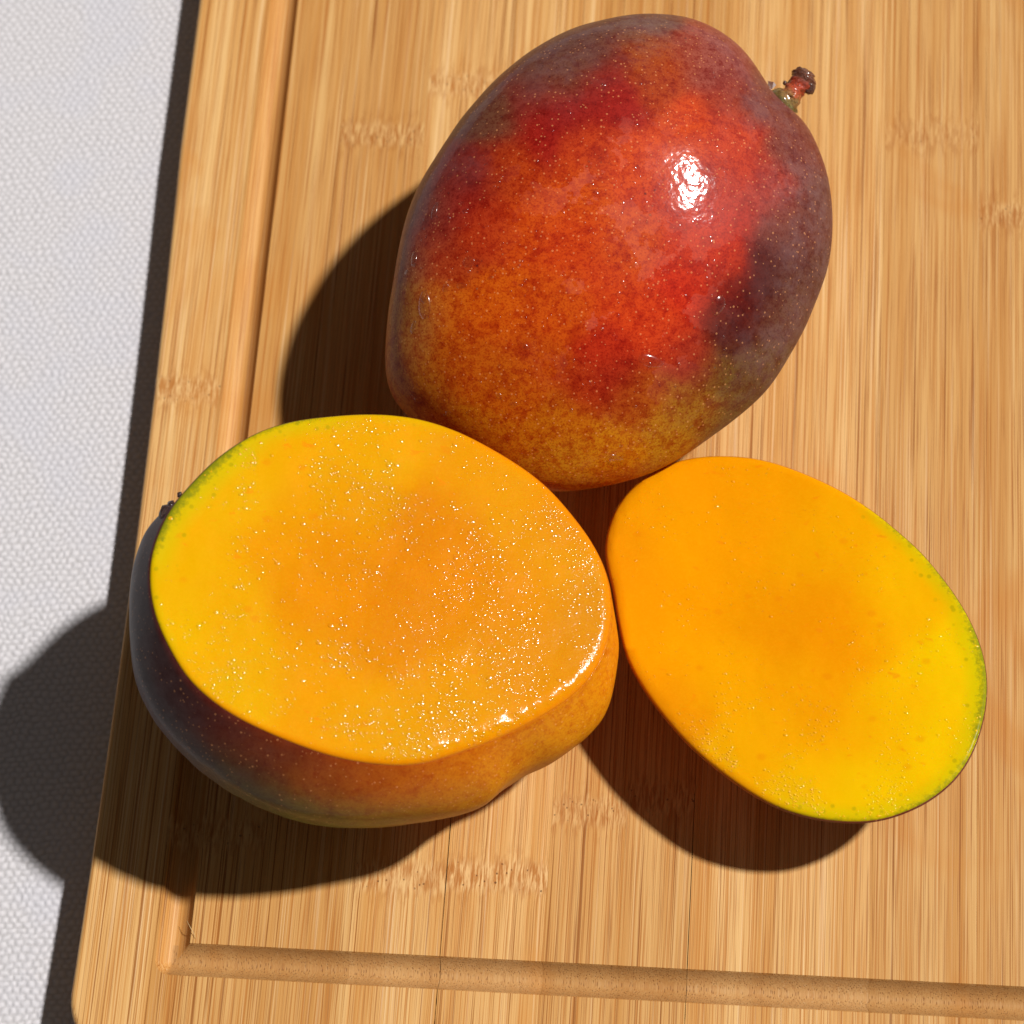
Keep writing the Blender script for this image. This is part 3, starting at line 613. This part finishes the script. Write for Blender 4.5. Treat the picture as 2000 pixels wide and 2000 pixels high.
HI = cut_piece(half, HO, HN, [51.16, 51.04, 50.77, 50.39, 49.90, 49.31, 48.71, 48.19, 47.69, 47.08, 46.33, 45.52, 44.70, 43.88, 43.09, 42.35, 41.73, 41.24, 40.87, 40.61, 40.45, 40.39, 40.38, 40.43, 40.52, 40.67, 40.89, 41.16, 41.40, 41.56, 41.65, 41.74, 41.91, 42.22, 42.69, 43.28, 43.98, 44.81, 45.79, 46.90, 48.14, 49.48, 50.83, 52.02, 52.98, 53.67, 54.12, 54.37, 54.43, 54.33, 54.04, 53.57, 52.91, 52.10, 51.20, 50.30, 49.48, 48.78, 48.13, 47.45, 46.73, 46.04, 45.43, 44.92, 44.53, 44.24, 44.03, 43.85, 43.70, 43.57, 43.44, 43.30, 43.18, 43.10, 43.06, 43.09, 43.19, 43.40, 43.76, 44.25, 44.78, 45.33, 45.85, 46.31, 46.70, 47.07, 47.43, 47.78, 48.13, 48.52, 49.03, 49.63, 50.16, 50.56, 50.87, 51.09], [55.42, 55.43, 55.39, 55.41, 55.48, 55.68, 55.86, 55.91, 55.75, 55.44, 54.90, 54.50, 53.89, 53.51, 52.93, 52.68, 52.30, 52.06, 51.77, 51.38, 51.25, 50.98, 50.60, 50.28, 49.99, 49.81, 49.72, 49.77, 49.90, 50.08, 50.53, 51.07, 51.78, 52.28, 52.33, 51.74, 51.55, 51.93, 52.87, 54.60, 56.21, 57.71, 58.98, 59.73, 59.88, 59.64, 59.33, 58.99, 58.29, 57.28, 56.79, 56.49, 55.51, 53.67, 51.71, 50.66, 49.82, 48.96, 48.27, 47.58, 46.87, 46.19, 45.61, 45.26, 44.88, 44.49, 44.19, 44.07, 44.03, 43.92, 43.79, 43.66, 43.54, 43.45, 43.42, 43.45, 43.55, 43.77, 44.13, 44.60, 45.13, 45.67, 46.19, 46.65, 47.05, 47.42, 47.78, 48.13, 48.49, 48.89, 49.67, 52.08, 54.12, 54.99, 55.22, 55.41], 59.95, 16.0, 2.2, FS, SS, GR, M_FLESH, M_SKIN2, 'half', bev, wet_pts=WP, rim=(230, 120, 8))
def hd(P, rr, t):
    q = noise.noise(Vector(P*.075))+.5*noise.noise(Vector(P*.22)); x = (P-HO)@HI['u']; y = (P-HO)@HI['v']
    s = .30+.45*np.clip((x+16)/45, 0, 1)+.18*np.clip(-y/30, 0, 1)
    if x < -34: s *= .12 if y > -12 else .6
    return s*np.clip(.6+q*1.0, .05, 1)
beads(HI, half, 4200, lambda P: float(np.clip(rng.lognormal(-1.88, .50), .09, .55)), hd, hr=(.14, .25))
def rim_juice():
    """bead of juice gathered along the lower right rim"""
    V = []; Fc = []; a0, a1 = hp(690, 1450), hp(1120, 1335); O, n = HO, HI['n']; N = 190
    tt = np.linspace(a0, a1, N); path = []; rad = []
    for k, a in enumerate(tt):
        f = np.interp(a, HI['th'], HI['fr']); bwv = np.interp(a, HI['th'], HI['bw']); s = k/(N-1)
        e = math.cos(a)*HI['u']+math.sin(a)*HI['v']
        ins = .7+2.2*s
        h = HI['bvh'].ray_cast(Vector(O+e*(f-ins)+n*8), Vector(-n)); p = np.array(h[0]) if h[0] is not None else O+e*(f-ins)
        q = noise.noise((k*.11, 2.2, 0))+.6*noise.noise((k*.31, 5.2, 0)); path.append(p-n*.3); rad.append(max(.05, (.5+.4*s+1.0*q)*math.sin(math.pi*min(1, max(0, s*.96+.02)))**.3))
    Vt, Ft = tube(path, rad, 14); return build('juice_rim', Vt, Ft, M_BEAD, half, col=np.tile(lin((244, 156, 6)), (len(Vt), 1)))
def scar():
    for k, (px, py, r, s) in enumerate(((329, 991, 1.7, 2.), (340, 977, 1.0, 6.), (356, 957, .6, 8.))):
        a = hp(px+14, py+8); e = math.cos(a)*HI['u']+math.sin(a)*HI['v']; rr = np.interp(a, HI['th'], HI['r0'])
        p = HO+e*(rr+1.0)-HI['n']*3.5; t = np.cross(HI['n'], e)
        path = [p+t*x*r*1.3 for x in (-1, -.6, -.2, .2, .6, 1)]; rd = [r*.75*math.sqrt(max(.04, 1-x*x)) for x in (-1, -.6, -.2, .2, .6, 1)]
        Vb, Fb = tube(path, rd, 18, .6, s)
        if k == 0: root = build('stem_scar', Vb, Fb, M_STEM, half, col=np.tile(lin((58, 26, 20)), (len(Vb), 1)))
        else: build('scar_flake', Vb, Fb, M_STEM, root, col=np.tile(lin((58, 26, 20)), (len(Vb), 1)))
scar()

# --- the cheek on the right
CO = np.array([73.05, -43.73, 28.00]); CN = np.array([-0.034866, 0.043593, 0.998441])
cheek = empty('mango_cheek'); tag(cheek, 'shallower cut mango cheek on the right, smooth orange flesh up with a green rim', 'mango cheek')
cp = lambda x, y: pang(x, y, CO, CN)
FC = [(1560, 1200, (228, 140, 0)), (1480, 1180, (228, 146, 0)), (1500, 1230, (226, 138, 0)), (1570, 1080, (230, 153, 0)), (1450, 1060, (232, 147, 0)), (1400, 1100, (233, 150, 0)), (1650, 1250, (232, 143, 0)), (1560, 1340, (231, 153, 0)), (1620, 1400, (232, 148, 0)), (1400, 950, (232, 147, 1)), (1250, 950, (228, 148, 2)), (1220, 1080, (224, 142, 4)), (1260, 1200, (230, 147, 2)),
      (1330, 1250, (233, 155, 0)), (1420, 1300, (234, 159, 0)), (1480, 1440, (232, 162, 1)), (1300, 1370, (224, 140, 3)), (1600, 1520, (234, 175, 0)), (1700, 1560, (234, 186, 0)), (1850, 1450, (235, 190, 0)), (1870, 1300, (235, 193, 0)), (1800, 1350, (235, 180, 0)), (1750, 1200, (235, 172, 0)), (1780, 1080, (235, 174, 0)), (1680, 1020, (234, 162, 0)), (1550, 950, (232, 148, 0)), (1700, 1420, (234, 172, 0)), (1640, 1000, (233, 157, 0)), (1340, 1060, (233, 153, 0)), (1380, 1180, (232, 148, 0))]
SCk = [(cp(1900, 1300), 6, (110, 40, 34), .3), (cp(1800, 1100), 6, (130, 50, 36), .3), (cp(1600, 930), 6, (190, 90, 30), .1), (cp(1400, 880), 8, (214, 130, 24), 0), (cp(1190, 1050), 8, (220, 140, 22), 0), (cp(1230, 1280), 8, (220, 120, 20), 0), (cp(1400, 1450), 8, (214, 116, 24), 0), (cp(1600, 1590), 8, (150, 90, 40), .1), (cp(1750, 1600), 8, (120, 50, 40), .2), (cp(1850, 1500), 8, (100, 34, 36), .4), (cp(1900, 1300), 22, (140, 90, 60), .3), (cp(1300, 1350), 22, (210, 130, 30), 0)]
GC = [(cp(1915, 1330), .60, 6.5, .95), (cp(1860, 1150), .40, 5.0, .85), (cp(1780, 1040), .35, 4.2, .8), (cp(1850, 1530), .5, 5.0, .85), (cp(1680, 1595), .5, 5.0, .75)]
bevc = sorted([(-math.pi, 2.0), (math.pi, 2.0)]+[(cp(x, y), b) for x, y, b in ((1900, 1300, 1.0), (1700, 990, 1.2), (1400, 890, 3.0), (1220, 980, 5.0), (1250, 1270, 3.5), (1500, 1540, 2.0), (1700, 1600, 1.4))])
CI = cut_piece(cheek, CO, CN, [41.15, 40.23, 39.23, 38.27, 37.39, 36.60, 35.90, 35.30, 34.81, 34.46, 34.20, 34.02, 33.91, 33.86, 33.88, 34.00, 34.21, 34.52, 34.95, 35.48, 36.10, 36.78, 37.51, 38.23, 38.94, 39.67, 40.43, 41.22, 42.02, 42.84, 43.65, 44.36, 44.94, 45.44, 45.89, 46.28, 46.56, 46.74, 46.77, 46.64, 46.37, 46.02, 45.63, 45.24, 44.85, 44.42, 43.95, 43.44, 42.88, 42.29, 41.69, 41.10, 40.55, 40.05, 39.61, 39.22, 38.91, 38.72, 38.64, 38.66, 38.71, 38.79, 38.96, 39.25, 39.69, 40.24, 40.87, 41.60, 42.44, 43.35, 44.36, 45.48, 46.74, 48.13, 49.63, 51.16, 52.63, 54.02, 55.40, 56.77, 57.97, 58.81, 59.23, 59.43, 59.38, 58.85, 57.80, 56.38, 54.62, 52.33, 49.67, 47.34, 45.63, 44.25, 43.05, 42.04], [41.20, 40.28, 39.28, 38.32, 37.44, 36.65, 35.95, 35.35, 34.86, 34.51, 34.25, 34.07, 33.96, 33.91, 33.93, 34.05, 34.26, 34.57, 35.00, 35.53, 36.15, 36.83, 37.56, 38.28, 38.99, 39.72, 40.48, 41.27, 42.07, 42.89, 43.70, 44.41, 44.99, 45.49, 45.94, 46.33, 46.61, 46.79, 46.82, 46.69, 46.42, 46.07, 45.68, 45.29, 44.90, 44.47, 44.00, 43.49, 42.93, 42.34, 41.74, 41.15, 40.60, 40.10, 39.66, 39.27, 38.96, 38.77, 38.69, 38.71, 38.76, 38.84, 39.01, 39.30, 39.74, 40.29, 40.92, 41.65, 42.49, 43.40, 44.41, 45.53, 46.79, 48.18, 49.68, 51.21, 52.68, 54.07, 55.45, 56.82, 58.02, 58.86, 59.28, 59.48, 59.43, 58.90, 57.85, 56.43, 54.67, 52.38, 49.72, 47.39, 45.68, 44.30, 43.10, 42.09], 28.04, 1.0, 1.9, FC, SCk, GC, M_FLESH2, M_SKIN2, 'cheek', bevc, lens=True, wet_pts=[(1550, 1480, 16, .8), (1400, 1350, 12, .6), (1650, 1560, 12, .8), (1300, 1000, 8, .4)], rim=(244, 150, 8))
def cdn(P, rr, t):
    q = noise.noise(Vector(P*.09))+.5*noise.noise(Vector(P*.2)); y = (P-CO)@CI['v']; x = (P-CO)@CI['u']
    return np.clip(.10+.9*np.clip((-y-8)/22, 0, 1)*np.clip(1.2-x/40, 0.1, 1), 0, 1)*np.clip(.4+q*1.8, .02, 1)
beads(CI, cheek, 1500, lambda P: float(np.clip(rng.lognormal(-1.95, .42), .09, .38)), cdn, hr=(.2, .3))

# --- a stray fibre caught in the corner of the groove
pth = [at(365, 1798, .6), at(372, 1812, .9), at(378, 1822, .8), at(383, 1833, .4)]
Vh, Fh = tube(pth, [.05, .07, .06, .03], 6); o = build('wood_fibre', Vh, Fh, mat_plain('pale fibre', rgba(236, 206, 150)))
tag(o, 'loose pale fibre caught at the corner of the juice groove', 'fibre')
